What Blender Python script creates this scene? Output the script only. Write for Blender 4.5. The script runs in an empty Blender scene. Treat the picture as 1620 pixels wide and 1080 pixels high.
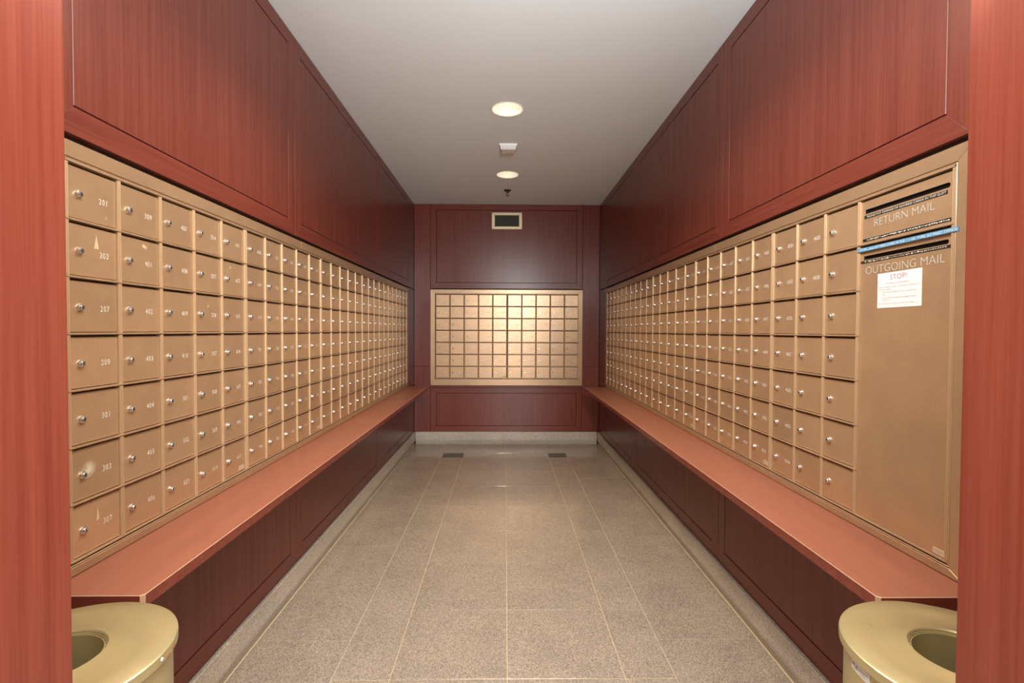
import bpy, bmesh, math, random
from mathutils import Matrix, Vector
random.seed(7)
S = bpy.context.scene
C = S.collection
PI = math.pi

# ------------------------------------------------------------------ camera
ZC = 1.3364
def make_camera():
    f, yaw, pitch, roll = 797.0, -0.0143, 0.0217, 0.0039
    cy, sy, cp, sp = math.cos(yaw), math.sin(yaw), math.cos(pitch), math.sin(pitch)
    r0 = Vector((cy, sy, 0)); fw = Vector((-sy*cp, cy*cp, -sp)); u0 = Vector((-sy*sp, cy*sp, cp))
    c, s = math.cos(roll), math.sin(roll)
    r = c*r0 + s*u0; u = -s*r0 + c*u0
    cam = bpy.data.cameras.new('camera'); o = bpy.data.objects.new('camera', cam); C.objects.link(o)
    m = Matrix((r, u, -fw)).transposed().to_4x4(); m.translation = (0, 0, ZC)
    o.matrix_world = m
    cam.sensor_width = 36; cam.lens = 36*f/1620; cam.clip_start = .02
    S.camera = o
make_camera()

# ------------------------------------------------------------------ world, light, exposure
S.view_settings.view_transform = 'Standard'; S.view_settings.look = 'None'
S.view_settings.gamma = 1; S.view_settings.use_curve_mapping = False
S.view_settings.exposure = 0.30
W_ = bpy.data.worlds.new('world'); S.world = W_; W_.use_nodes = True
W_.node_tree.nodes['Background'].inputs[0].default_value = (.62, .72, .85, 1)
W_.node_tree.nodes['Background'].inputs[1].default_value = 1.0
def area(name, loc, rot, sx, sy, power, col, shape='RECTANGLE', spread=PI):
    l = bpy.data.lights.new(name, 'AREA'); l.shape = shape; l.size = sx; l.size_y = sy
    l.energy = power; l.color = col; l.spread = spread
    o = bpy.data.objects.new(name, l); C.objects.link(o); o.location = loc; o.rotation_euler = rot
    return o
DAY = (.93, .97, 1.0); WARM0 = (1.0, .86, .68); WARM = (1.0, .72, .42)
LAMPS = [(.018, .57), (.018, 1.975), (.012, 3.381), (.020, 4.785)]
# daylight through the lobby window behind the camera
area('window_daylight', (.95, -3.95, 1.45), (PI/2, 0, 0), 2.1, 2.2, 180, (.95, .98, 1))
# fill added in the doorway, standing in for the photographer's bounced flash
area('bounce_fill', (.36, .42, 2.10), (math.radians(125), 0, 0), .4, .5, 38, (.86, .97, 1))
area('lobby_ceiling_fill', (.1, -.55, 2.78), (0, 0, 0), 1.2, 1.0, 150, (1, .93, .85))  # unseen fill without a fitting, added to brighten the doorway reveals
for i, (lx, ly) in enumerate(LAMPS):
    area('downlight_lamp', (lx, ly, 2.80), (0, 0, 0), .15, .15, [22, 23, 10, 5.5][i], [WARM0, WARM0, WARM, WARM][i], 'DISK', [2.6, 2.4, 1.75, 1.75][i])

# ------------------------------------------------------------------ materials
def mat(name, build):
    m = bpy.data.materials.new(name); m.use_nodes = True
    nt = m.node_tree; b = nt.nodes['Principled BSDF']
    build(nt, b); return m
def N(nt, t, **kw):
    n = nt.nodes.new(t)
    for k, v in kw.items(): setattr(n, k, v)
    return n
def ramp(nt, stops):
    r = N(nt, 'ShaderNodeValToRGB'); e = r.color_ramp.elements
    e[0].position, e[0].color = stops[0][0], (*stops[0][1], 1)
    e[1].position, e[1].color = stops[-1][0], (*stops[-1][1], 1)
    for p, c in stops[1:-1]:
        x = e.new(p); x.color = (*c, 1)
    return r
def coords(nt, scale, rnd=True):
    tc = N(nt, 'ShaderNodeTexCoord'); mp = N(nt, 'ShaderNodeMapping')
    mp.inputs['Scale'].default_value = scale
    nt.links.new(tc.outputs['Object'], mp.inputs['Vector'])
    if rnd:
        oi = N(nt, 'ShaderNodeObjectInfo'); mu = N(nt, 'ShaderNodeVectorMath', operation='SCALE')
        cb = N(nt, 'ShaderNodeCombineXYZ')
        for i in range(3): nt.links.new(oi.outputs['Random'], cb.inputs[i])
        nt.links.new(cb.outputs[0], mu.inputs[0]); mu.inputs['Scale'].default_value = 37.0
        nt.links.new(mu.outputs[0], mp.inputs['Location'])
    return mp
def noise(nt, vec, scale, detail=4, rough=.6):
    n = N(nt, 'ShaderNodeTexNoise'); n.inputs['Scale'].default_value = scale
    n.inputs['Detail'].default_value = detail; n.inputs['Roughness'].default_value = rough
    nt.links.new(vec.outputs[0], n.inputs['Vector']); return n
def bump(nt, b, src, strength, dist=.001):
    bp = N(nt, 'ShaderNodeBump'); bp.inputs['Strength'].default_value = strength; bp.inputs['Distance'].default_value = dist
    nt.links.new(src, bp.inputs['Height']); nt.links.new(bp.outputs[0], b.inputs['Normal'])
def plain(name, col, rough=.5, metal=0, spec=.5, emit=None):
    def f(nt, b):
        b.inputs['Base Color'].default_value = (*col, 1); b.inputs['Roughness'].default_value = rough
        b.inputs['Metallic'].default_value = metal; b.inputs['Specular IOR Level'].default_value = spec
        if emit:
            b.inputs['Emission Color'].default_value = (*emit[0], 1); b.inputs['Emission Strength'].default_value = emit[1]
    return mat(name, f)
def wood(name, scale, dark=(.125, .0250, .0165), mid=(.152, .0345, .0220), light=(.178, .0430, .0275), rough=.27):
    def f(nt, b):
        v = coords(nt, scale); n = noise(nt, v, 1.0, 6, .65)
        v2 = coords(nt, tuple(s*.22 for s in scale)); n2 = noise(nt, v2, 1.0, 2, .5)
        mx = N(nt, 'ShaderNodeMath', operation='MULTIPLY_ADD'); mx.inputs[1].default_value = .55
        nt.links.new(n.outputs[0], mx.inputs[0])
        m2 = N(nt, 'ShaderNodeMath', operation='MULTIPLY'); m2.inputs[1].default_value = .45
        nt.links.new(n2.outputs[0], m2.inputs[0]); nt.links.new(m2.outputs[0], mx.inputs[2])
        r = ramp(nt, [(.34, dark), (.5, mid), (.66, light)])
        nt.links.new(mx.outputs[0], r.inputs[0]); nt.links.new(r.outputs[0], b.inputs['Base Color'])
        b.inputs['Roughness'].default_value = rough; b.inputs['IOR'].default_value = 1.38; b.inputs['Specular IOR Level'].default_value = .5
        bump(nt, b, n.outputs[0], .10, .0005)
    return mat(name, f)
WOODV = wood('mahogany_vertical_grain', (190, 190, 4))
WOODH = wood('mahogany_horizontal_grain', (4, 190, 190))
WOODY = wood('counter_laminate', (90, 6, 90), (.215, .078, .049), (.235, .086, .054), (.255, .094, .059), .36)
WORN = plain('worn_laminate_edge', (.37, .235, .15), .5)
DARKW = plain('dark_backing', (.012, .006, .005), .8)
def f_bronze(base):
    def f(nt, b):
        v = coords(nt, (1, 1, 1)); n = noise(nt, v, 260, 3, .7); n2 = noise(nt, v, 9, 3, .6)
        r = ramp(nt, [(.3, tuple(c*.86 for c in base)), (.7, tuple(min(1, c*1.10) for c in base))])
        mx = N(nt, 'ShaderNodeMath', operation='MULTIPLY_ADD'); mx.inputs[1].default_value = .5
        m2 = N(nt, 'ShaderNodeMath', operation='MULTIPLY'); m2.inputs[1].default_value = .5
        nt.links.new(n.outputs[0], mx.inputs[0]); nt.links.new(n2.outputs[0], m2.inputs[0]); nt.links.new(m2.outputs[0], mx.inputs[2])
        nt.links.new(mx.outputs[0], r.inputs[0])
        oi = N(nt, 'ShaderNodeObjectInfo'); hs = N(nt, 'ShaderNodeHueSaturation')
        mr = N(nt, 'ShaderNodeMapRange'); mr.inputs['To Min'].default_value = .92; mr.inputs['To Max'].default_value = 1.05
        nt.links.new(oi.outputs['Random'], mr.inputs[0]); nt.links.new(mr.outputs[0], hs.inputs['Value'])
        nt.links.new(r.outputs[0], hs.inputs['Color']); nt.links.new(hs.outputs[0], b.inputs['Base Color'])
        b.inputs['Metallic'].default_value = .45; b.inputs['Roughness'].default_value = .30
        bump(nt, b, n.outputs[0], .10, .0004)
    return f
BRONZE = mat('bronze_enamel', f_bronze((.472, .297, .172)))
BRONZE2 = mat('bronze_frame', f_bronze((.42, .265, .155)))
BEAD = plain('polished_bronze_bead', (.43, .285, .165), .40, .35)
CAVITY = plain('shadow_gap', (.02, .011, .007), .7)
CHROME = plain('chrome', (.66, .65, .62), .22, .9)
SLOTBLK = plain('black_slot', (.006, .005, .005), .7)
WHITEP = plain('white_paint_print', (.62, .58, .51), .6)
ENGR = plain('engraved_silver', (.58, .55, .49), .4, .3)
BLACKTAPE = plain('black_tape', (.012, .012, .012), .45)
BLUETAPE = plain('blue_tape', (.075, .245, .44), .45)
PAPER = plain('paper', (.64, .64, .645), .7)
REDINK = plain('red_ink', (.40, .10, .11), .7)
GREYINK = plain('grey_ink', (.30, .26, .24), .7)
LABELM = plain('maker_label', (.52, .38, .25), .5, .2)
def f_granite(a, bcol, c, rough):
    def f(nt, b):
        v = coords(nt, (1, 1, 1)); n = noise(nt, v, 240, 5, .75); vo = N(nt, 'ShaderNodeTexVoronoi'); vo.inputs['Scale'].default_value = 320
        nt.links.new(v.outputs[0], vo.inputs['Vector'])
        sx = N(nt, 'ShaderNodeSeparateColor'); nt.links.new(vo.outputs['Color'], sx.inputs[0])
        mx = N(nt, 'ShaderNodeMath', operation='MULTIPLY_ADD'); mx.inputs[1].default_value = .45
        nt.links.new(sx.outputs[0], mx.inputs[0])
        m2 = N(nt, 'ShaderNodeMath', operation='MULTIPLY'); m2.inputs[1].default_value = .55
        nt.links.new(n.outputs[0], m2.inputs[0]); nt.links.new(m2.outputs[0], mx.inputs[2])
        r = ramp(nt, [(.28, a), (.5, bcol), (.72, c)])
        nt.links.new(mx.outputs[0], r.inputs[0])
        n3 = noise(nt, v, 3.5, 4, .6); rr = ramp(nt, [(.3, (.88, .87, .86)), (.7, (1.07, 1.05, 1.03))])
        nt.links.new(n3.outputs[0], rr.inputs[0])
        mm = N(nt, 'ShaderNodeMix', data_type='RGBA', blend_type='MULTIPLY'); mm.inputs[0].default_value = 1
        nt.links.new(r.outputs[0], mm.inputs[6]); nt.links.new(rr.outputs[0], mm.inputs[7])
        nt.links.new(mm.outputs[2], b.inputs['Base Color'])
        b.inputs['Roughness'].default_value = rough
    return f
GRANITE = mat('granite_tile', f_granite((.145, .12, .10), (.235, .198, .167), (.34, .298, .258), .13))
GRANITED = mat('dark_granite_tile', f_granite((.015, .017, .013), (.03, .034, .026), (.06, .064, .05), .3))
GRANITEB = mat('granite_baseboard', f_granite((.24, .205, .17), (.42, .37, .315), (.56, .51, .45), .32))
GROUT = plain('grout', (.46, .375, .25), .7)
def f_ceil(nt, b):
    v = coords(nt, (1, 1, 1), False); n = noise(nt, v, 120, 3, .6)
    b.inputs['Base Color'].default_value = (.82, .88, .91, 1); b.inputs['Roughness'].default_value = .75
    bump(nt, b, n.outputs[0], .08, .001)
CEIL = mat('ceiling_paint', f_ceil)
LOBBY = plain('lobby_paint', (.66, .60, .52), .7)
def f_brass(nt, b):
    v = coords(nt, (1, 1, 1)); n = noise(nt, v, 9, 3, .55)
    r = ramp(nt, [(.25, (.50, .43, .23)), (.75, (.56, .48, .265))]); nt.links.new(n.outputs[0], r.inputs[0])
    nt.links.new(r.outputs[0], b.inputs['Base Color']); b.inputs['Metallic'].default_value = .7
    r2 = ramp(nt, [(.3, (.27,)*3), (.7, (.34,)*3)]); nt.links.new(n.outputs[0], r2.inputs[0]); nt.links.new(r2.outputs[0], b.inputs['Roughness'])
BRASS = mat('brass', f_brass)
BRASSD = plain('dark_brass_liner', (.30, .20, .10), .4, .8)
BRASSV = plain('vent_brass', (.66, .52, .32), .4, .4)
RUST = plain('rust_spot', (.30, .13, .05), .8)
WHITEPL = plain('white_plastic', (.78, .78, .76), .45)
GREYPL = plain('grey_plastic', (.50, .50, .49), .5)
REFL = plain('reflector', (.88, .84, .74), .35)
BULB = plain('bulb', (1, 1, 1), .5, emit=((1, .93, .78), 3.2))
BRONZED = plain('aged_metal', (.07, .055, .04), .4, .8)
GLASS = mat('glass', lambda nt, b: (b.inputs['Base Color'].__setattr__('default_value', (1, 1, 1, 1)), b.inputs['Transmission Weight'].__setattr__('default_value', 1), b.inputs['Roughness'].__setattr__('default_value', 0.0), b.inputs['IOR'].__setattr__('default_value', 1.05)))
ALU = plain('window_aluminium', (.35, .33, .30), .4, .7)

# ------------------------------------------------------------------ mesh helpers
class MB:
    """collects faces with material slots, builds one mesh"""
    def __init__(s): s.v = []; s.f = []; s.m = []; s.mats = []
    def slot(s, m):
        if m not in s.mats: s.mats.append(m)
        return s.mats.index(m)
    def add(s, vs, fs, m):
        o = len(s.v); s.v += [tuple(x) for x in vs]; k = s.slot(m)
        for f in fs: s.f.append(tuple(i+o for i in f)); s.m.append(k)
        return s
    def box(s, x0, x1, y0, y1, z0, z1, m):
        vs = [(x0, y0, z0), (x1, y0, z0), (x1, y1, z0), (x0, y1, z0), (x0, y0, z1), (x1, y0, z1), (x1, y1, z1), (x0, y1, z1)]
        return s.add(vs, [(0, 3, 2, 1), (4, 5, 6, 7), (0, 1, 5, 4), (1, 2, 6, 5), (2, 3, 7, 6), (3, 0, 4, 7)], m)
    def plate(s, poly, y0, y1, c, m, cm=None):
        """prism of a convex ccw polygon in xz, front at y0 (towards -y), chamfer c on the front edges"""
        n = len(poly); ins = inset(poly, c)
        vs = [(x, y0, z) for x, z in ins] + [(x, y0+c, z) for x, z in poly] + [(x, y1, z) for x, z in poly]
        s.add(vs, [tuple(range(n))] + [tuple(range(3*n-1, 2*n-1, -1))] + [(n+i, 2*n+i, 2*n+(i+1) % n, n+(i+1) % n) for i in range(n)], m)
        o = len(s.v)-3*n; k = s.slot(cm or m)
        for i in range(n):
            s.f.append((o+i, o+n+i, o+n+(i+1) % n, o+(i+1) % n)); s.m.append(k)
        return s
    def lathe(s, prof, seg, m, cx=0, cy=0, axis='z', closed=False):
        vs = []
        for r, h in prof:
            for k in range(seg):
                a = 2*PI*k/seg; x, y = r*math.cos(a), r*math.sin(a)
                vs.append((cx+x, cy+y, h) if axis == 'z' else (cx+x, h, cy+y))
        fs = []
        P = len(prof)
        for j in range(P if closed else P-1):
            j2 = (j+1) % P
            for k in range(seg):
                k2 = (k+1) % seg
                fs.append((j*seg+k, j*seg+k2, j2*seg+k2, j2*seg+k))
        if not closed:
            if prof[0][0] > 1e-6: fs.append(tuple(range(seg))[::-1])
            if prof[-1][0] > 1e-6: fs.append(tuple((P-1)*seg+k for k in range(seg)))
        return s.add(vs, fs, m)
    def mesh(s, name, smooth=False):
        me = bpy.data.meshes.new(name); me.from_pydata(s.v, [], s.f)
        for m in s.mats: me.materials.append(m)
        for p, k in zip(me.polygons, s.m): p.material_index = k
        bm = bmesh.new(); bm.from_mesh(me)
        if smooth: bmesh.ops.remove_doubles(bm, verts=bm.verts, dist=1e-6)
        bmesh.ops.recalc_face_normals(bm, faces=bm.faces); bm.to_mesh(me); bm.free()
        if smooth:
            for p in me.polygons: p.use_smooth = True
            me.set_sharp_from_angle(angle=math.radians(35))
        return me
    def obj(s, name, parent=None, loc=(0, 0, 0), smooth=False, **kw):
        return link(name, s.mesh(name, smooth), parent, loc, **kw)
def inset(poly, d):
    n = len(poly); out = []
    for i in range(n):
        p0, p1, p2 = Vector(poly[i-1]), Vector(poly[i]), Vector(poly[(i+1) % n])
        e1 = (p1-p0).normalized(); e2 = (p2-p1).normalized()
        n1 = Vector((-e1.y, e1.x)); n2 = Vector((-e2.y, e2.x))
        b = (n1+n2); k = d*2/b.length_squared if b.length_squared > 1e-9 else 0
        out.append(tuple(p1+b*k))
    return out
def rect(x0, x1, z0, z1): return [(x0, z0), (x1, z0), (x1, z1), (x0, z1)]
def link(name, me, parent=None, loc=(0, 0, 0), rz=0, **kw):
    o = bpy.data.objects.new(name, me); C.objects.link(o); o.location = loc; o.rotation_euler = (0, 0, rz)
    if parent: o.parent = parent
    for k, v in kw.items(): o[k] = v
    return o
def thing(name, label, cat, loc=(0, 0, 0), rz=0, group=None):
    o = link(name, None, None, loc, rz, label=label, category=cat); o.empty_display_size = .05
    if group: o['group'] = group
    return o
def struct(name, me, loc=(0, 0, 0), rz=0): return link(name, me, None, loc, rz, kind='structure')

# text as flat polygons (done while the scene is nearly empty)
_tc = {}
def text_poly(body, thin=0.0, res=3):
    k = (body, thin, res)
    if k in _tc: return _tc[k]
    cu = bpy.data.curves.new('text', 'FONT'); cu.body = body; cu.size = 1; cu.resolution_u = res; cu.fill_mode = 'FRONT'; cu.offset = thin
    o = bpy.data.objects.new('text', cu); C.objects.link(o)
    dg = bpy.context.evaluated_depsgraph_get(); ev = o.evaluated_get(dg); me = ev.to_mesh()
    r = ([(v.co.x, v.co.y) for v in me.vertices], [tuple(p.vertices) for p in me.polygons])
    ev.to_mesh_clear(); bpy.data.objects.remove(o); bpy.data.curves.remove(cu)
    _tc[k] = r; return r
def put_text(mb, body, x0, x1, z0, h, y, m, thin=0.0, res=3):
    """lay text so it spans x0..x1 with cap height h from baseline z0, facing -y"""
    vs, fs = text_poly(body, thin, res)
    ax0 = min(v[0] for v in vs); ax1 = max(v[0] for v in vs)
    sx = (x1-x0)/(ax1-ax0); sz = h/.70
    mb.add([(x0+(a-ax0)*sx, y, z0+b*sz) for a, b in vs], fs, m)
for ch in '0123456789': text_poly(ch, 0, 2)
def number_mesh(txt):
    mb = MB(); ch = .0150; adv = .0108; n = len(txt)
    if n == 4: adv = .0098
    for i, c in enumerate(txt):
        vs, fs = text_poly(c, 0, 2); cx = (min(v[0] for v in vs)+max(v[0] for v in vs))/2
        xo = (i-(n-1)/2)*adv
        mb.add([(xo+(a-cx)*.0180, 0, (b-.35)*ch/.70) for a, b in vs], fs, WHITEP)
    return mb.mesh('number')

# ------------------------------------------------------------------ dimensions
XL, XR, D, H = -1.060, 1.107, 5.900, 2.805
CW, CH, MW = .1666, .140, .8432
ROWB = .7610                                   # bottom of the lowest row
FY0, FY1 = .30, .70                            # doorway reveal
JL, JR = -.597, .642

# ------------------------------------------------------------------ floor
fl = struct('floor', MB().box(-2.8, 2.9, -4.1, 6.0, -.06, -.0025, GROUT).mesh('floor'))
def tile(x0, x1, y0, y1, m=GRANITE):
    g = .0014; gy = .0022
    mb = MB(); z = random.uniform(-.0003, .0003)
    x0 += g; x1 -= g; y0 += gy; y1 -= gy; c = .0007
    vs = [(x0+c, y0+c, z), (x1-c, y0+c, z), (x1-c, y1-c, z), (x0+c, y1-c, z),
          (x0, y0, z-c), (x1, y0, z-c), (x1, y1, z-c), (x0, y1, z-c),
          (x0, y0, -.0025), (x1, y0, -.0025), (x1, y1, -.0025), (x0, y1, -.0025)]
    cx, cy = (x0+x1)/2, (y0+y1)/2
    mb.add([(a-cx, b-cy, c_) for a, b, c_ in vs], [(0, 1, 2, 3)] + [(i+k*4, (i+1) % 4+k*4, (i+1) % 4+k*4+4, i+k*4+4)[::-1] for k in (0, 1) for i in range(4)], m)
    return mb.obj('tile', fl, (cx, cy, 0))
XC = [-1.056, -.660, -.437, .014, .470, .667, 1.103]
yc = [.70, .948, 1.427, 1.905, 2.384, 2.858, 3.341, 3.825, 4.300, 4.776, 5.063, 5.285]
ye = [.70, 1.195, 1.673, 2.151, 2.630, 3.110, 3.569, 4.040, 4.545, 5.063, 5.470, 5.885]
for a, b in zip(yc, yc[1:]):
    for i in (1, 2, 3, 4): tile(XC[i], XC[i+1], a, b)
for a, b in zip(ye, ye[1:]):
    for i in (0, 5): tile(XC[i], XC[i+1], a, b)
for i in (1, 2, 3, 4):
    tile(XC[i], XC[i+1], 5.285, 5.470, GRANITED if i in (1, 4) else GRANITE)
    tile(XC[i], XC[i+1], 5.470, 5.885)
for i in range(6):                                     # threshold and lobby floor, outside the frame
    for a, b in ((-.30, .30), (-.95, -.30)): tile(XC[i], XC[i+1], a, b)
for a, b in zip([JL, -.2, .24, JR], [-.2, .24, JR]): tile(a, b, .30, .70)

# ------------------------------------------------------------------ ceiling with holes for the lamps
def ceiling():
    mb = MB(); R = .105; q = .20; ns = 40
    def quad(x0, x1, y0, y1): mb.add([(x0, y0, H), (x1, y0, H), (x1, y1, H), (x0, y1, H)], [(0, 1, 2, 3)], CEIL)
    y = -4.1
    for lx, ly in LAMPS:
        quad(-2.8, 2.9, y, ly-q); quad(-2.8, lx-q, ly-q, ly+q); quad(lx+q, 2.9, ly-q, ly+q); y = ly+q
        ci = []; sq = []
        for k in range(ns):
            a = 2*PI*k/ns + PI/4; c, s = math.cos(a), math.sin(a); t = max(abs(c), abs(s))
            ci.append((lx+R*c, ly+R*s, H)); sq.append((lx+q*c/t, ly+q*s/t, H))
        mb.add(ci+sq, [(k, (k+1) % ns, ns+(k+1) % ns, ns+k) for k in range(ns)], CEIL)
    quad(-2.8, 2.9, y, 6.0)
    mb.add([(-2.8, -4.1, H+.2), (2.9, -4.1, H+.2), (2.9, 6.0, H+.2), (-2.8, 6.0, H+.2)], [(0, 1, 2, 3)], CEIL)
    struct('ceiling', mb.mesh('ceiling'))
ceiling()

# ------------------------------------------------------------------ walls with wooden panelling
def wood_section(parent, x0, x1, z0, z1, w=.070, y=0.0, top=True, bottom=True):
    """framed panel: two rails, two stiles with mitred ends and a field set in a fine groove"""
    g = .0022; x0 += g; x1 -= g
    zb, zt = z0+(w if bottom else 0), z1-(w if top else 0)
    gr = .0035
    f = MB().plate(rect(x0+w+gr, x1-w-gr, zb+gr, zt-gr), y+.0012, y+.020, .0015, WOODV)
    fo = f.obj('panel', parent)
    MB().plate([(x0, z0), (x1, z0), (x1-w, zb), (x0+w, zb)], y, y+.020, .0012, WOODH).obj('rail', fo)
    MB().plate([(x0+w, zt), (x1-w, zt), (x1, z1), (x0, z1)], y, y+.020, .0012, WOODH).obj('rail', fo)
    MB().plate([(x0, z0+.0005), (x0+w, zb), (x0+w, zt), (x0, z1-.0005)], y, y+.020, .0012, WOODV).obj('stile', fo)
    MB().plate([(x1-w, zb), (x1, z0+.0005), (x1, z1-.0005), (x1-w, zt)], y, y+.020, .0012, WOODV).obj('stile', fo)
    return fo
def board(parent, x0, x1, z0, z1, y=0.0, m=None):
    g = .0012
    return MB().plate(rect(x0+g, x1-g, z0+g, z1-g), y, y+.020, .0015, m or WOODV).obj('board', parent)
ZU, ZT, ZB0 = 1.812, 2.803, .150                       # upper panelling, baseboard top
def side_wall(name, plane, sign):
    """sign +1: left wall (local x = +Y), -1: right wall (local x = -Y); local -y points into the aisle"""
    rz = PI/2 if sign > 0 else -PI/2
    mb = MB()
    a, b = (.70, 6.0) if sign > 0 else (-6.0, -.70)
    mb.box(a, b, .075, .15, -.06, H, DARKW)             # masonry behind
    fr = [(a, b, .021, .075, 1.795, H), (a, b, .021, .075, -.06, .740)]
    for q in fr: mb.box(*q, DARKW)
    e0, e1 = (5.505, 6.0) if sign > 0 else (-6.0, -5.505)
    n0, n1 = (.70, 1.165) if sign > 0 else (-1.165, -.70)
    mb.box(e0, e1, .021, .075, .740, 1.795, DARKW); mb.box(n0, n1, .021, .075, .740, 1.795, DARKW)
    w = struct(name, mb.mesh(name), (plane, 0, 0), rz)
    def sp(p, q): return (p, q) if sign > 0 else (-q, -p)
    ys = [1.190, 2.569, 4.268, 5.560]
    for p, q in zip(ys, ys[1:]):
        wood_section(w, *sp(p, q), ZU, ZT)
        lo = 1.190 if p < 1.2 else p
        wood_section(w, *sp(lo, q), ZB0, .697, y=.0)
    board(w, *sp(.702, 1.190), ZU, ZT); board(w, *sp(.702, 1.190), ZB0, .697)
    board(w, *sp(.702, 1.160), .735, 1.806)
    board(w, *sp(5.560, 5.898), ZU, ZT); board(w, *sp(5.560, 5.898), ZB0, .697)
    board(w, *sp(5.510, 5.898), .916, 1.806); board(w, *sp(5.510, 5.898), .702, .916)
    return w
side_wall('wall_left', XL, 1)
side_wall('wall_right', XR, -1)
def back_wall():
    mb = MB()
    mb.box(-1.2, 1.25, .075, .15, -.06, H, DARKW)
    mb.box(-1.06, 1.107, .021, .075, 1.79, H, DARKW); mb.box(-1.06, 1.107, .021, .075, -.06, .715, DARKW)
    mb.box(-1.06, -.855, .021, .075, .715, 1.79, DARKW); mb.box(.895, 1.107, .021, .075, .715, 1.79, DARKW)
    w = struct('wall_back', mb.mesh('wall_back'), (0, D, 0))
    wood_section(w, -.869, .908, 1.825, ZT, w=.066)
    wood_section(w, -.869, .908, ZB0, .668, w=.066)
    for a, b in ((-1.059, -.869), (.908, 1.106)):
        board(w, a, b, ZB0, .916); board(w, a, b, .916, ZT)
    return w
back_wall()
# ledge under the back mailboxes
lg = MB().plate(rect(-.868, .907, .670, .690), -.022, .020, .003, WOODH).obj('trim_1', None, (0, D, 0)); lg['kind'] = 'structure'

# front wall: the doorway reveal at both sides of the camera
def pier(name, x0, x1, inner):
    mb = MB(); c = .004; ix = inner
    s = 1 if ix == x1 else -1
    ox = x0 if s > 0 else x1
    pts = [(ox, FY0), (ix-s*c, FY0), (ix, FY0+c), (ix, FY1-c), (ix-s*c, FY1), (ox, FY1)]
    n = len(pts)
    vs = [(x, y, 0) for x, y in pts] + [(x, y, H-.003) for x, y in pts]
    mb.add(vs, [tuple(range(n)), tuple(range(2*n-1, n-1, -1))] + [(i, (i+1) % n, n+(i+1) % n, n+i) for i in range(n)], WOODV)
    struct(name, mb.mesh(name))
pier('wall_front_left', -2.7, JL, JL)
pier('wall_front_right', JR, 2.8, JR)
# lobby behind the camera
struct('wall_lobby_left', MB().box(-2.8, -2.7, -4.0, .30, 0, H-.003, LOBBY).mesh('wall_lobby_left'))
struct('wall_lobby_right', MB().box(2.8, 2.9, -4.0, .30, 0, H-.003, LOBBY).mesh('wall_lobby_right'))
lw = MB()
lw.box(-2.7, -.15, -4.1, -4.0, 0, H-.003, LOBBY).box(2.05, 2.8, -4.1, -4.0, 0, H-.003, LOBBY)
lw.box(-.15, 2.05, -4.1, -4.0, 2.6, H-.003, LOBBY).box(-.15, 2.05, -4.1, -4.0, 0, .3, LOBBY)
struct('wall_lobby_back', lw.mesh('wall_lobby_back'))
wn = struct('window_1', None)
for x in (-.15, .925, 2.00): MB().box(x, x+.05, -4.09, -4.02, .3, 2.6, ALU).obj('mullion', wn)
for z in (.3, 2.55): MB().box(-.10, 2.00, -4.09, -4.02, z, z+.05, ALU).obj('rail', wn)
for a, b in ((-.10, .925), (.975, 2.00)): MB().box(a, b, -4.062, -4.056, .35, 2.55, GLASS).obj('pane', wn)

# ------------------------------------------------------------------ granite baseboards
def base_profile(mb, x0, x1):
    g = .0006; x0 += g; x1 -= g
    pr = [(.0, .0), (-.003, .010), (-.009, .026), (-.0145, .044), (-.017, .060), (-.017, .144), (-.014, .148), (.0, .148)]
    n = len(pr)
    vs = [(x0, y, z) for y, z in pr] + [(x1, y, z) for y, z in pr]
    mb.add(vs, [tuple(range(n)), tuple(range(2*n-1, n-1, -1))] + [(i, (i+1) % n, n+(i+1) % n, n+i) for i in range(n)], GRANITEB)
def baseboard(name, loc, rz, cuts):
    r = struct(name, None, loc, rz)
    for a, b in zip(cuts, cuts[1:]):
        mb = MB(); base_profile(mb, a, b); mb.obj('stone', r, smooth=False)
baseboard('baseboard_left', (XL-.001, 0, 0), PI/2, [.702, 1.92, 3.14, 4.40, 5.880])
baseboard('baseboard_right', (XR+.001, 0, 0), -PI/2, [-5.880, -4.55, -3.30, -2.05, -.702])
baseboard('baseboard_back', (0, D+.001, 0), 0, [-1.041, -.02, 1.088])

# ------------------------------------------------------------------ counters
def counter(label, y0, y1, xe, xw, m=1):
    o = thing('counter_shelf', label, 'counter', (xw, (y0+y1)/2, .698))
    L = (y1-y0)/2; w = abs(xe-xw); s = 1 if xe > xw else -1; c = .008; t = .030; e = .0015
    # outline with clipped near corner, ccw in xy for s=+1
    pts = [(0.001, -L), (w-c, -L), (w, -L+c), (w, L-.004), (w-.004, L), (0.001, L)]
    ins = inset(pts, e)
    n = len(pts)
    vs = [(s*x, y, t) for x, y in ins] + [(s*x, y, t-e) for x, y in pts] + [(s*x, y, 0) for x, y in pts]
    mb = MB(); mb.add(vs, [tuple(range(n)), tuple(range(3*n-1, 2*n-1, -1))], WOODY)
    mb.add(vs, [(i, n+i, n+(i+1) % n, (i+1) % n) for i in range(n)], WORN)
    mb.obj('top', o)
    eb = MB(); eb.add(vs, [(n+i, 2*n+i, 2*n+(i+1) % n, n+(i+1) % n) for i in range(n)], WOODH)
    for i, k in enumerate(eb.m):
        if i == 1: eb.m[i] = eb.slot(WORN)
    eb.obj('edge_band', o, label='dark red front edge')
    return o
counter('long coral red wooden counter shelf under the mailboxes on the left wall', 1.150, 5.420, -.824, XL)
counter('long coral red wooden counter shelf under the mailboxes on the right wall', 1.130, 5.420, .857, XR)

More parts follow.
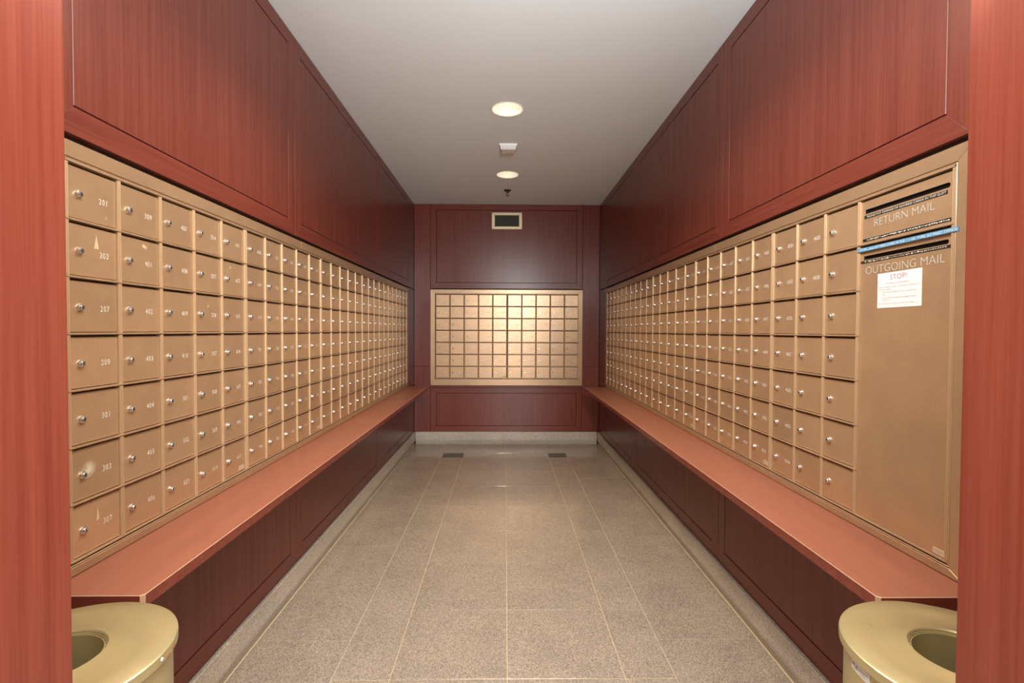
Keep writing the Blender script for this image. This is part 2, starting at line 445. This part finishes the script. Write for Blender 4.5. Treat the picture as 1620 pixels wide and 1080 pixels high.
# ------------------------------------------------------------------ mailboxes
def lock_mesh():
    mb = MB()
    mb.lathe([(.0100, 0), (.0100, -.0025), (.0090, -.0045), (.0072, -.0052), (.0070, -.0085), (.0060, -.0098), (1e-7, -.0098)], 14, CHROME, axis='y')
    mb.box(-.0012, .0012, -.0102, -.0095, -.0042, .0030, SLOTBLK)
    return mb.mesh('lock', True)
def door_mesh(w, h):
    mb = MB().plate(rect(0, w, 0, h), 0, .010, .0018, BRONZE)
    # rolled lip along the bottom edge
    mb.box(.003, w-.003, -.0022, .0, .0015, .0045, BRONZE)
    return mb.mesh('door')
def bead_mesh(h, w):
    """two half-round ridges side by side"""
    pr = []
    for k in range(2):
        for a in range(5):
            t = PI*a/4; pr.append((-w/2+w/4*(1-math.cos(t))+k*w/2, -.0030-.0032*math.sin(t)))
    pr = [(-w/2, .010)]+pr+[(w/2, .010)]
    n = len(pr); vs = [(x, y, 0) for x, y in pr]+[(x, y, h) for x, y in pr]
    return MB().add(vs, [tuple(range(n)), tuple(range(2*n-1, n-1, -1))]+[(i, (i+1) % n, n+(i+1) % n, n+i) for i in range(n)], BEAD).mesh('mullion')
def rail_mesh(w):
    pr = [(.010, -.0005), (-.0066, .0004), (-.0076, .0020), (-.0070, .0046), (-.0050, .0058), (.010, .0060)]
    n = len(pr); vs = [(0, y, z) for y, z in pr]+[(w, y, z) for y, z in pr]
    return MB().add(vs, [tuple(range(n)), tuple(range(2*n-1, n-1, -1))]+[(i, (i+1) % n, n+(i+1) % n, n+i) for i in range(n)], BRONZE2).mesh('rail')
BW = .0125; DW = CW-BW-.0012; DH = CH-.0115
LOCK = lock_mesh(); DOOR = door_mesh(DW, DH); BEADM = bead_mesh(7*CH, BW); RAIL = rail_mesh(MW-.002)
EDGEB = bead_mesh(7*CH, .0100)
LAB = MB().plate(rect(-.019, .019, -.008, .008), -.0008, 0, .0002, LABELM)
for k, (a, b, z) in enumerate([(-.014, .010, .003), (-.014, .014, -.0005), (-.014, .004, -.004)]):
    LAB.box(a, b, -.0010, -.0008, z, z+.0012, GREYINK)
LABM = LAB.mesh('maker_label')
_nm = {}
def number(txt, parent, loc):
    if txt not in _nm: _nm[txt] = number_mesh(txt)
    return link('number', _nm[txt], parent, loc)
def put_door(t, c, r, num, off):
    x = off+c*CW+BW/2+.0006; z = (6-r)*CH+.0066
    d = link('door', DOOR, t, (x, 0, z))
    link('lock', LOCK, d, (.037-BW/2, 0, .069-.0066))
    if num: number(num, d, (.1165-BW/2, -.0006, .068-.0066))
    return d
def unit(label, loc, rz, nums, group, cols=range(5), label_door=True, mw=MW):
    t = thing('mailbox_unit', label, 'mailboxes', loc, rz, group)
    off = (mw-5*CW)/2
    MB().box(.0005, mw-.0005, .0105, .060, -.004, 7*CH+.006, CAVITY).obj('body', t)
    for c in cols:
        for r in range(7):
            d = put_door(t, c, r, nums[c][r], off)
            if c == 4 and r == 6 and label_door: link('maker_label', LABM, d, (DW-.026, 0, .014))
    for c in range(6):
        if c == 0: link('mullion', EDGEB, t, (.0056, 0, 0))
        elif c == 5: link('mullion', EDGEB, t, (mw-.0056, 0, 0))
        elif not (c-1 in cols or c in cols): continue
        else: link('mullion', BEADM, t, (off+c*CW, 0, 0))
    return t, off
def rails(t, me, n=8, x=.001):
    for k in range(n): link('rail', me, t, (x, 0, k*CH))
# --- numbers
def chunk(seq): return [seq[i*7:(i+1)*7] for i in range(len(seq)//7)]
seq = ['201', '203', '207', '209', '301', '303', '307', '309'] + [str(f*100+k) for f in range(4, 28) for k in range(1, 11)]
seq += [str(f*100+k) for f in (28,) for k in range(1, 11)]
LN = chunk(seq[:175]); BN = chunk(seq[175:245])
up = [str(f*100+k) for f in range(27, 45) for k in range(1, 9)] + ['4501', '4502', '4503']
tail = ['4504', '4505', '4508', '4601', '4602', '4603', '4604']
RN = chunk(up[-140:]) + [tail, ['4605', '4608'] + [None]*5, [None]*7, [None]*7, [None]*7]
YL0, YR0 = 1.2288, 1.2247
ORD = ['first', 'second', 'third', 'fourth', 'fifth']
for i in range(5):
    nm = LN[i*5:(i+1)*5]
    lab = ('first bronze mailbox unit from the doorway on the left wall, its boxes numbered from 201' if i == 0 else
           '%s bronze mailbox unit from the doorway on the left wall%s' % (ORD[i], ', farthest of the row' if i == 4 else ''))
    t, off = unit(lab, (XL, YL0+i*MW, ROWB), PI/2, nm, 'mailbox units of the left wall')
    rails(t, RAIL)
for i in range(5):                                       # i = 0 nearest the doorway
    nm = RN[(4-i)*5:(5-i)*5]
    if i == 0: lab = 'mailbox unit with wide RETURN MAIL and OUTGOING MAIL doors on the right wall'
    else: lab = '%s bronze mailbox unit from the doorway on the right wall%s' % (ORD[i], ', farthest of the row' if i == 4 else '')
    loc = (XR, YR0+(i+1)*MW, ROWB)
    t, off = unit(lab, loc, -PI/2, nm, 'mailbox units of the right wall', cols=range(3) if i == 0 else range(5), label_door=i > 0)
    if i: rails(t, RAIL)
    else:
        DROP = t; r3 = rail_mesh(3*CW+off+BW/2); rails(t, r3)
        rw = rail_mesh(2*CW-.002)
        for k in (0, 6, 7): link('rail', rw, t, (off+3*CW+.004, 0, k*CH))
# the two wide doors of the drop unit; slots are real openings
def slot_door(w, h, sx0, sx1, sz0, sz1):
    mb = MB(); y1 = .010; rr = (sz1-sz0)/2; zc = (sz0+sz1)/2
    arc = [(sx1-rr+rr*math.cos(a), zc+rr*math.sin(a)) for a in [-PI/2+PI*k/6 for k in range(7)]]
    hole = arc+[(sx0, sz1), (sx0, sz0)]
    # ring of quads between door outline and hole, fan by nearest outline corner
    out = rect(0, w, 0, h)
    bm_v = out+hole
    bm = bmesh.new(); ov = [bm.verts.new((x, 0, z)) for x, z in out]; hv = [bm.verts.new((x, 0, z)) for x, z in hole]
    ed = [bm.edges.new((ov[i], ov[(i+1) % 4])) for i in range(4)]+[bm.edges.new((hv[i], hv[(i+1) % len(hv)])) for i in range(len(hv))]
    bmesh.ops.triangle_fill(bm, edges=ed, use_beauty=True, normal=(0, -1, 0))
    bm.verts.ensure_lookup_table(); bm.verts.index_update()
    mb.add([tuple(v.co) for v in bm.verts], [tuple(v.index for v in f.verts) for f in bm.faces], BRONZE); bm.free()
    n = len(hole); mb.add([(x, 0, z) for x, z in hole]+[(x, y1, z) for x, z in hole], [(i, (i+1) % n, n+(i+1) % n, n+i) for i in range(n)], SLOTBLK)
    mb.add([(x, 0, z) for x, z in out]+[(x, y1, z) for x, z in out], [(i, (i+1) % 4, 4+(i+1) % 4, 4+i) for i in range(4)], BRONZE)
    mb.add([(x, .0098, z) for x, z in out], [(0, 1, 2, 3)], SLOTBLK)
    return mb
DX = off+3*CW+BW/2+.0006                                   # local x of the wide doors
WX = MW-.0112-DX                                           # their width
def ly(Y): return (YR0+MW)-Y-DX                            # world Y -> door local x
zr = 6*CH+.0066; hr = DH
def lz(z): return z-ROWB-zr
rd = slot_door(WX, hr, ly(1.540), ly(1.245), lz(1.6975), lz(1.7105))
rdo = rd.obj('door', DROP, (DX, 0, zr), label='wide mail drop door lettered RETURN MAIL with a black slot')
mb = MB(); put_text(mb, 'RETURN MAIL', ly(1.502), ly(1.290), lz(1.6525), .0225, -.0006, ENGR, -.012, 4); mb.obj('lettering', rdo)
def strip(parent, x0, x1, z0, z1, txt=None, tcol=WHITEP, m=BLACKTAPE, seed=1):
    mb = MB().plate(rect(x0, x1, z0, z1), -.0010, 0, .0002, m); h = z1-z0
    if txt: put_text(mb, txt, x0+.012, x1-.004, z0+h*.22, h*.58, -.0013, tcol, .004, 2)
    else:
        rnd = random.Random(seed); x = x0+.018
        while x < x1-.012:
            w = rnd.uniform(.0015, .006); a = rnd.uniform(.2, .45); b = rnd.uniform(.5, .8)
            mb.add([(x, -.0013, z0+h*a), (x+w, -.0013, z0+h*a), (x+w, -.0013, z0+h*b), (x, -.0013, z0+h*b)], [(0, 1, 2, 3)], tcol)
            x += w+rnd.uniform(.001, .004)
    return mb
strip(rdo, ly(1.543), ly(1.252), lz(1.683), lz(1.6925), 'PLEASE PUT CHANGE OF ADDRESS CARDS IN TOP SLOT').obj('tape_strip', rdo, label='black tape strip lettered about change of address cards')
strip(rdo, ly(1.549), ly(1.237), lz(1.613), lz(1.6215), None, seed=3).obj('tape_strip', rdo, label='black tape strip with worn white lettering')
zo = .0066; ho = 6*CH-.0115
def lzo(z): return z-ROWB-zo
od = slot_door(WX, ho, ly(1.543), ly(1.246), lzo(1.5575), lzo(1.5690))
odo = od.obj('door', DROP, (DX, 0, zo), label='tall wide mail drop door lettered OUTGOING MAIL with a black slot')
mb = MB(); put_text(mb, 'OUTGOING MAIL', ly(1.534), ly(1.256), lzo(1.5125), .0235, -.0006, ENGR, -.012, 4); mb.obj('lettering', odo)
strip(odo, ly(1.5555), ly(1.238), lzo(1.5470), lzo(1.5545), None, seed=5).obj('tape_strip', odo, label='black tape strip with worn white lettering')
link('maker_label', LABM, odo, (ly(1.254), 0, lzo(.777)))
def f_scuff(nt, b):
    tc = N(nt, 'ShaderNodeTexCoord'); gr = N(nt, 'ShaderNodeTexGradient', gradient_type='SPHERICAL')
    mp = N(nt, 'ShaderNodeMapping'); mp.inputs['Scale'].default_value = (1/.030, 1, 1/.030)
    nt.links.new(tc.outputs['Object'], mp.inputs[0]); nt.links.new(mp.outputs[0], gr.inputs[0])
    nz = noise(nt, mp, 2.2, 4, .7); mu = N(nt, 'ShaderNodeMath', operation='MULTIPLY'); nt.links.new(gr.outputs[1], mu.inputs[0]); nt.links.new(nz.outputs[0], mu.inputs[1])
    r = ramp(nt, [(.08, (0, 0, 0)), (.42, (.75, .75, .75))]); nt.links.new(mu.outputs[0], r.inputs[0]); nt.links.new(r.outputs[0], b.inputs['Alpha'])
    b.inputs['Base Color'].default_value = (.62, .53, .40, 1); b.inputs['Roughness'].default_value = .5
SCUFF = mat('rubbed_pale_patch', f_scuff)
SCRATCH = plain('pale_scratch', (.50, .36, .23), .5)
U1 = bpy.data.objects['mailbox_unit']
for d in [c for c in U1.children if c.name.split('.')[0] == 'door']:
    cc = round((d.location.x-.005)/CW-.04); rr = 6-round((d.location.z-.0066)/CH)
    if (cc, rr) == (0, 5): MB().add([(-.028, 0, -.038), (.028, 0, -.038), (.028, 0, .038), (-.028, 0, .038)], [(0, 1, 2, 3)], SCUFF).obj('scuff', d, (.052, -.0004, .072), label='pale rubbed patch beside the lock')
    mark = {(0, 1): [(.078, .076), (.094, .076), (.086, .112)], (0, 6): [(.073, .070), (.084, .073), (.078, .106)], (0, 0): [(.117, .020), (.122, .018), (.118, .028)], (1, 1): [(.084, .108), (.102, .104), (.102, .113), (.086, .117)], (4, 1): [(.05, .106), (.066, .102), (.058, .112)], (3, 2): [(.072, .090), (.080, .086), (.076, .104)]}.get((cc, rr))
    if mark: MB().add([(x, 0, z) for x, z in mark], [tuple(range(len(mark)))], SCRATCH).obj('scuff', d, (0, -.0003, 0))
# blue tape across the drop unit, and the paper notice
bt = strip(None, -.176, .176, -.0055, .0055, 'STOP....ALL LETTERS OVER 16 OZ. / 1 LB.  MAIL AT POST OFFICE', WHITEP, BLUETAPE).obj('tape_label', None, (XR-.0068, 1.387, 1.5880), rz=-PI/2)
bt['label'] = 'blue tape label with white lettering stretched across the outgoing mail door'; bt['category'] = 'label'
mb = MB().plate(rect(-.0795, .0795, 0, .1015), -.0006, 0, .0002, PAPER)
yy = -.0009
put_text(mb, 'STOP!', -.031, .029, .0805, .0140, yy, REDINK, -.006, 3)
put_text(mb, 'Important Customer Information', -.042, .036, .0685, .0042, yy, REDINK, 0, 1)
for x0, x1, z, s in [(-.074, .074, .0585, 'Because of heightened security, the following types of mail may not be'), (-.074, -.027, .0520, 'placed in this receptacle:'),
                  (-.060, .062, .0435, 'All domestic mail, weighing 13 ounces or more, that bears'), (-.060, -.045, .0375, 'stamps'),
                  (-.060, .062, .0270, 'International mail and military mail weighing 13 ounces'), (-.060, -.031, .0210, 'ounces or more'),
                  (-.074, .055, .0110, 'Please take this mail to a retail service counter at a post office.')]:
    put_text(mb, s, x0, x1, z, .0034, yy, REDINK, 0, 1)
mb.box(.058, .071, yy, yy+.0001, .0085, .0092, GREYINK)
nt_ = mb.obj('paper_notice', None, (XR-.0003, 1.404, 1.4065), rz=-PI/2)
nt_['label'] = 'white paper notice headed STOP! in red, stuck on the outgoing mail door'; nt_['category'] = 'notice'

# back wall units
BM = .8390
for i in range(2):
    nm = BN[i*5:(i+1)*5]
    lab = '%s bronze mailbox unit of the two on the back wall' % ('left hand' if i == 0 else 'right hand')
    t, o2 = unit(lab, (-.811+i*BM+.0005, D-.004, .776), 0, nm, 'mailbox units of the back wall', mw=BM-.001)
    rails(t, rail_mesh(BM-.003))
# flat bronze frames around the three banks
def bank_frame(label, loc, rz, x0, x1, z0, z1, wl, wr, wb, wt, seams=(), y=-.0062):
    t = thing('mailbox_surround', label, 'frame', loc, rz)
    a, b = x0+wl, x1-wr; c, d = z0+wb, z1-wt
    def seg(poly): MB().plate(poly, y, .030, .0014, BRONZE2).obj('rail', t)
    xs = [x0]+list(seams)+[x1]
    for p, q in zip(xs, xs[1:]):
        g0 = 0 if p == x0 else .0012; g1 = 0 if q == x1 else .0012
        ip = a if p == x0 else p+g0; iq = b if q == x1 else q-g1
        seg([(p+g0, z0), (q-g1, z0), (iq, c), (ip, c)]); seg([(ip, d), (iq, d), (q-g1, z1), (p+g0, z1)])
    MB().plate([(x0, z0+.0008), (a, c), (a, d), (x0, z1-.0008)], y, .030, .0014, BRONZE2).obj('stile', t)
    MB().plate([(b, c), (x1, z0+.0008), (x1, z1-.0008), (b, d)], y, .030, .0014, BRONZE2).obj('stile', t)
    # thin bright inner lip
    g = .0015
    for nm_, p in (('lip', rect(a+g, b-g, d-.0062, d-g)), ('lip', rect(a+g, b-g, c+g, c+.0050)),
                   ('lip', rect(a+g, a+.0040, c+.0056, d-.0068)), ('lip', rect(b-.0040, b-g, c+.0056, d-.0068))):
        MB().plate(p, y+.0005, .030, .0010, BEAD if nm_ == 'lip' and p[0][1] < 1.0 and p[2][1] < 1.0 else BRONZE2).obj('lip', t)
    return t
zt_, zb_ = ROWB+7*CH, ROWB
YEL = YL0+5*MW; YER = YR0+5*MW
bank_frame('wide flat bronze frame around the mailboxes of the left wall', (XL, 0, 0), PI/2, 1.172, 5.500, .7295, 1.793, YL0-.0045-1.172, 5.500-YEL-.0045, zb_-.0095-.7295, 1.793-zt_-.0115, (2.63,))
bank_frame('wide flat bronze frame around the mailboxes of the right wall', (XR, 0, 0), -PI/2, -5.495, -1.172, .7295, 1.793, 5.495-YER-.0045, YR0-.0045-1.172, zb_-.0095-.7295, 1.793-zt_-.0115, (-2.63,))
bank_frame('pale bronze frame around the mailboxes of the back wall', (0, D-.004, 0), 0, -.868, .909, .6925, 1.812, .0525, .0515, .776-.0095-.6925, 1.812-.776-7*CH-.0115)

# ------------------------------------------------------------------ vent
t = thing('air_vent', 'brass framed air vent grille high on the back wall', 'vent', (.020, D-.0012, 2.6115))
w_, h_, i_, j_ = .177, .0975, .140, .064
for poly in ([(-w_, -h_), (w_, -h_), (i_, -j_), (-i_, -j_)], [(-i_, j_), (i_, j_), (w_, h_), (-w_, h_)], [(-w_, -h_+.0005), (-i_, -j_), (-i_, j_), (-w_, h_-.0005)], [(i_, -j_), (w_, -h_+.0005), (w_, h_-.0005), (i_, j_)]):
    MB().plate(poly, -.010, .0, .003, BRASSV).obj('frame_bar', t)
MB().box(-i_, i_, -.0012, -.0002, -j_, j_, SLOTBLK).obj('duct', t)
VGR = plain('vent_grille_dark', (.10, .075, .04), .5, .4)
gm = MB().box(-i_, i_, -.006, -.0045, -.0009, .0009, VGR).mesh('louver'); gv = MB().box(-.0009, .0009, -.0044, -.0030, -j_, j_, VGR).mesh('grille_bar')
for k in range(9): link('louver', gm, t, (0, 0, -j_+(k+.5)*2*j_/9))
for k in range(19): link('grille_bar', gv, t, (-i_+(k+.5)*2*i_/19, 0, 0))

# ------------------------------------------------------------------ ceiling fittings
for i, (lx, ly_) in enumerate(LAMPS):
    lab = ['recessed round ceiling lamp above the doorway reveal', 'recessed round ceiling lamp just above the view near the doorway',
           'larger looking recessed round ceiling lamp, nearest of the two in view', 'recessed round ceiling lamp between the white detector and the sprinkler'][i]
    t = thing('recessed_lamp', lab, 'ceiling lamp', (lx, ly_, H), 0, 'recessed lamps in the ceiling')
    MB().lathe([(.103, .0), (.110, .0), (.111, -.002), (.109, -.0035), (.104, -.003)], 40, REFL, closed=True).obj('trim_ring', t, smooth=True)
    MB().lathe([(.1035, .001), (.100, .030), (.090, .070), (.075, .105), (.060, .115), (.0585, .115), (.073, .107), (.088, .072), (.0985, .031), (.1015, .001)], 40, REFL, closed=True).obj('reflector', t, smooth=True)
    MB().lathe([(1e-7, .062), (.020, .064), (.038, .075), (.047, .095), (.045, .118), (1e-7, .118)], 28, BULB).obj('bulb', t, smooth=True)
t = thing('smoke_detector', 'small white ribbed box detector on the ceiling between the lamps', 'detector', (.022, 4.06, H))
MB().add([(-.072, -.070, 0), (.072, -.070, 0), (.072, .070, 0), (-.072, .070, 0), (-.069, -.066, -.012), (.069, -.066, -.012), (.069, .066, -.012), (-.069, .066, -.012)],
         [(0, 1, 2, 3), (4, 7, 6, 5), (0, 4, 5, 1), (1, 5, 6, 2), (2, 6, 7, 3), (3, 7, 4, 0)], WHITEPL).obj('base', t)
MB().add([(-.064, -.060, -.012), (.064, -.060, -.012), (.064, .060, -.012), (-.064, .060, -.012), (-.056, -.044, -.038), (.056, -.044, -.038), (.056, .044, -.038), (-.056, .044, -.038)],
         [(0, 1, 2, 3), (4, 7, 6, 5), (0, 4, 5, 1), (1, 5, 6, 2), (2, 6, 7, 3), (3, 7, 4, 0)], WHITEPL).obj('cover', t)
rb = MB().add([(-.003, -.0545, -.022), (.003, -.0545, -.022), (.003, -.0470, -.0365), (-.003, -.0470, -.0365), (-.003, -.0525, -.022), (.003, -.0525, -.022), (.003, -.0440, -.0365), (-.003, -.0440, -.0365)],
              [(0, 1, 2, 3), (4, 7, 6, 5), (0, 4, 5, 1), (1, 5, 6, 2), (2, 6, 7, 3), (3, 7, 4, 0)], GREYPL).mesh('rib')
for k in range(5): link('rib', rb, t, (-.040+k*.020, -.0008, 0))
t = thing('fire_sprinkler', 'small dark pendant sprinkler head on the ceiling near the back wall', 'sprinkler', (.023, 5.31, H))
MB().lathe([(.038, 0), (.038, -.003), (.030, -.010), (.014, -.014), (1e-7, -.014)], 24, BRONZED).obj('escutcheon', t, smooth=True)
mb = MB().lathe([(.0085, -.012), (.0085, -.026), (.0055, -.030), (1e-7, -.030)], 12, BRONZED)
for s in (-1, 1): mb.box(s*.011-.0016, s*.011+.0016, -.002, .002, -.054, -.024, BRONZED)
mb.box(-.0126, .0126, -.002, .002, -.026, -.023, BRONZED); mb.box(-.0126, .0126, -.002, .002, -.056, -.053, BRONZED)
mb.obj('yoke', t)
MB().lathe([(.0022, -.030), (.0022, -.053)], 8, CHROME).obj('bulb', t, smooth=True)
MB().lathe([(.014, -.0565), (.014, -.058), (.004, -.062), (1e-7, -.062)], 14, BRONZED).obj('deflector', t, smooth=True)

# ------------------------------------------------------------------ trash cans
def can(label, loc, right):
    t = thing('trash_can', label, 'trash can', loc)
    R = .196; z = .730
    MB().lathe([(1e-7, .001), (.185, .001), (.187, .004), (.187, z-.016), (.183, z-.016), (.183, .010), (1e-7, .010)], 72, BRASS).obj('body', t, smooth=True)
    lid = MB().lathe([(.1885, z-.0185), (.196, z-.0185), (.1965, z-.006), (.1955, z-.002), (.1925, z), (.150, z+.0012), (.094, z+.0012), (.088, z+.0040), (.0835, z+.0045), (.081, z+.002), (.0805, z-.004), (.079, z-.004), (.079, z-.0015), (.088, z-.002), (.1885, z-.003)], 96, BRASS, closed=True).obj('lid', t, smooth=True)
    MB().lathe([(.0785, z-.0035), (.0785, z-.14), (.0765, z-.14), (.0765, z-.0035)], 48, BRASS, closed=True).obj('inner_sleeve', lid, smooth=True)
    MB().lathe([(1e-7, .05), (.150, .05), (.160, .06), (.168, z-.06), (.166, z-.06), (.158, .064), (.149, .054), (1e-7, .054)], 48, BRASSD).obj('liner', t, smooth=True)
    def patch(a0, a1, z0, z1, r, m, n=8, cuts=None, th=.0006):
        mb = MB(); vs = []
        for k in range(n+1):
            a = a0+(a1-a0)*k/n
            for rr in (r, r+th):
                for zz in (z0, z1): vs.append((rr*math.cos(a), rr*math.sin(a), zz))
        fs = []
        for k in range(n):
            b = k*4; c = b+4
            fs += [(b+2, c+2, c+3, b+3), (b, b+1, c+1, c), (b+1, b+3, c+3, c+1), (b, c, c+2, b+2)]
        fs += [(0, 2, 3, 1), (n*4, n*4+1, n*4+3, n*4+2)]
        return mb.add(vs, fs, m)
    if right:
        mb = patch(math.radians(168), math.radians(184.5), z-.0455, z-.0265, .1872, PAPER, 8)
        for k, (a, b, q, p) in enumerate([(169.5, 171.5, .036, .031), (172.5, 174.5, .038, .0325), (175, 181, .0375, .0362), (176, 183, .0335, .0322), (170, 174, .0415, .0405), (177, 181, .0425, .0416)]):
            pp = patch(math.radians(a), math.radians(b), z-q, z-p, .1879, GREYINK, 3, th=.0001); mb.add(pp.v, pp.f, GREYINK)
        mb.obj('sticker', t, label='white printed sticker under the lid')
    else:
        mb = MB(); a = math.radians(3)
        patch(math.radians(6), math.radians(11), z-.0175, z-.012, .1960, RUST, 3, th=.0006).obj('rust_spot', lid, label='rust marks on the rim')
        patch(math.radians(13), math.radians(18), z-.014, z-.009, .1960, RUST, 3, th=.0006).obj('rust_spot', lid)
        mb.lathe([(1e-7, -.003), (.003, -.0026), (.0045, 0), (1e-7, 0)], 10, CHROME, axis='y')
        r = mb.obj('rivet', lid, (.1964*math.cos(a), .1964*math.sin(a), z-.010), smooth=True); r.rotation_euler = (0, 0, a+PI/2)
    return t
can('round brass trash can with a ring lid beside the left doorway edge', (-.834, .927, 0), False)
can('round brass trash can with a white sticker beside the right doorway edge', (.862, .920, 0), True)
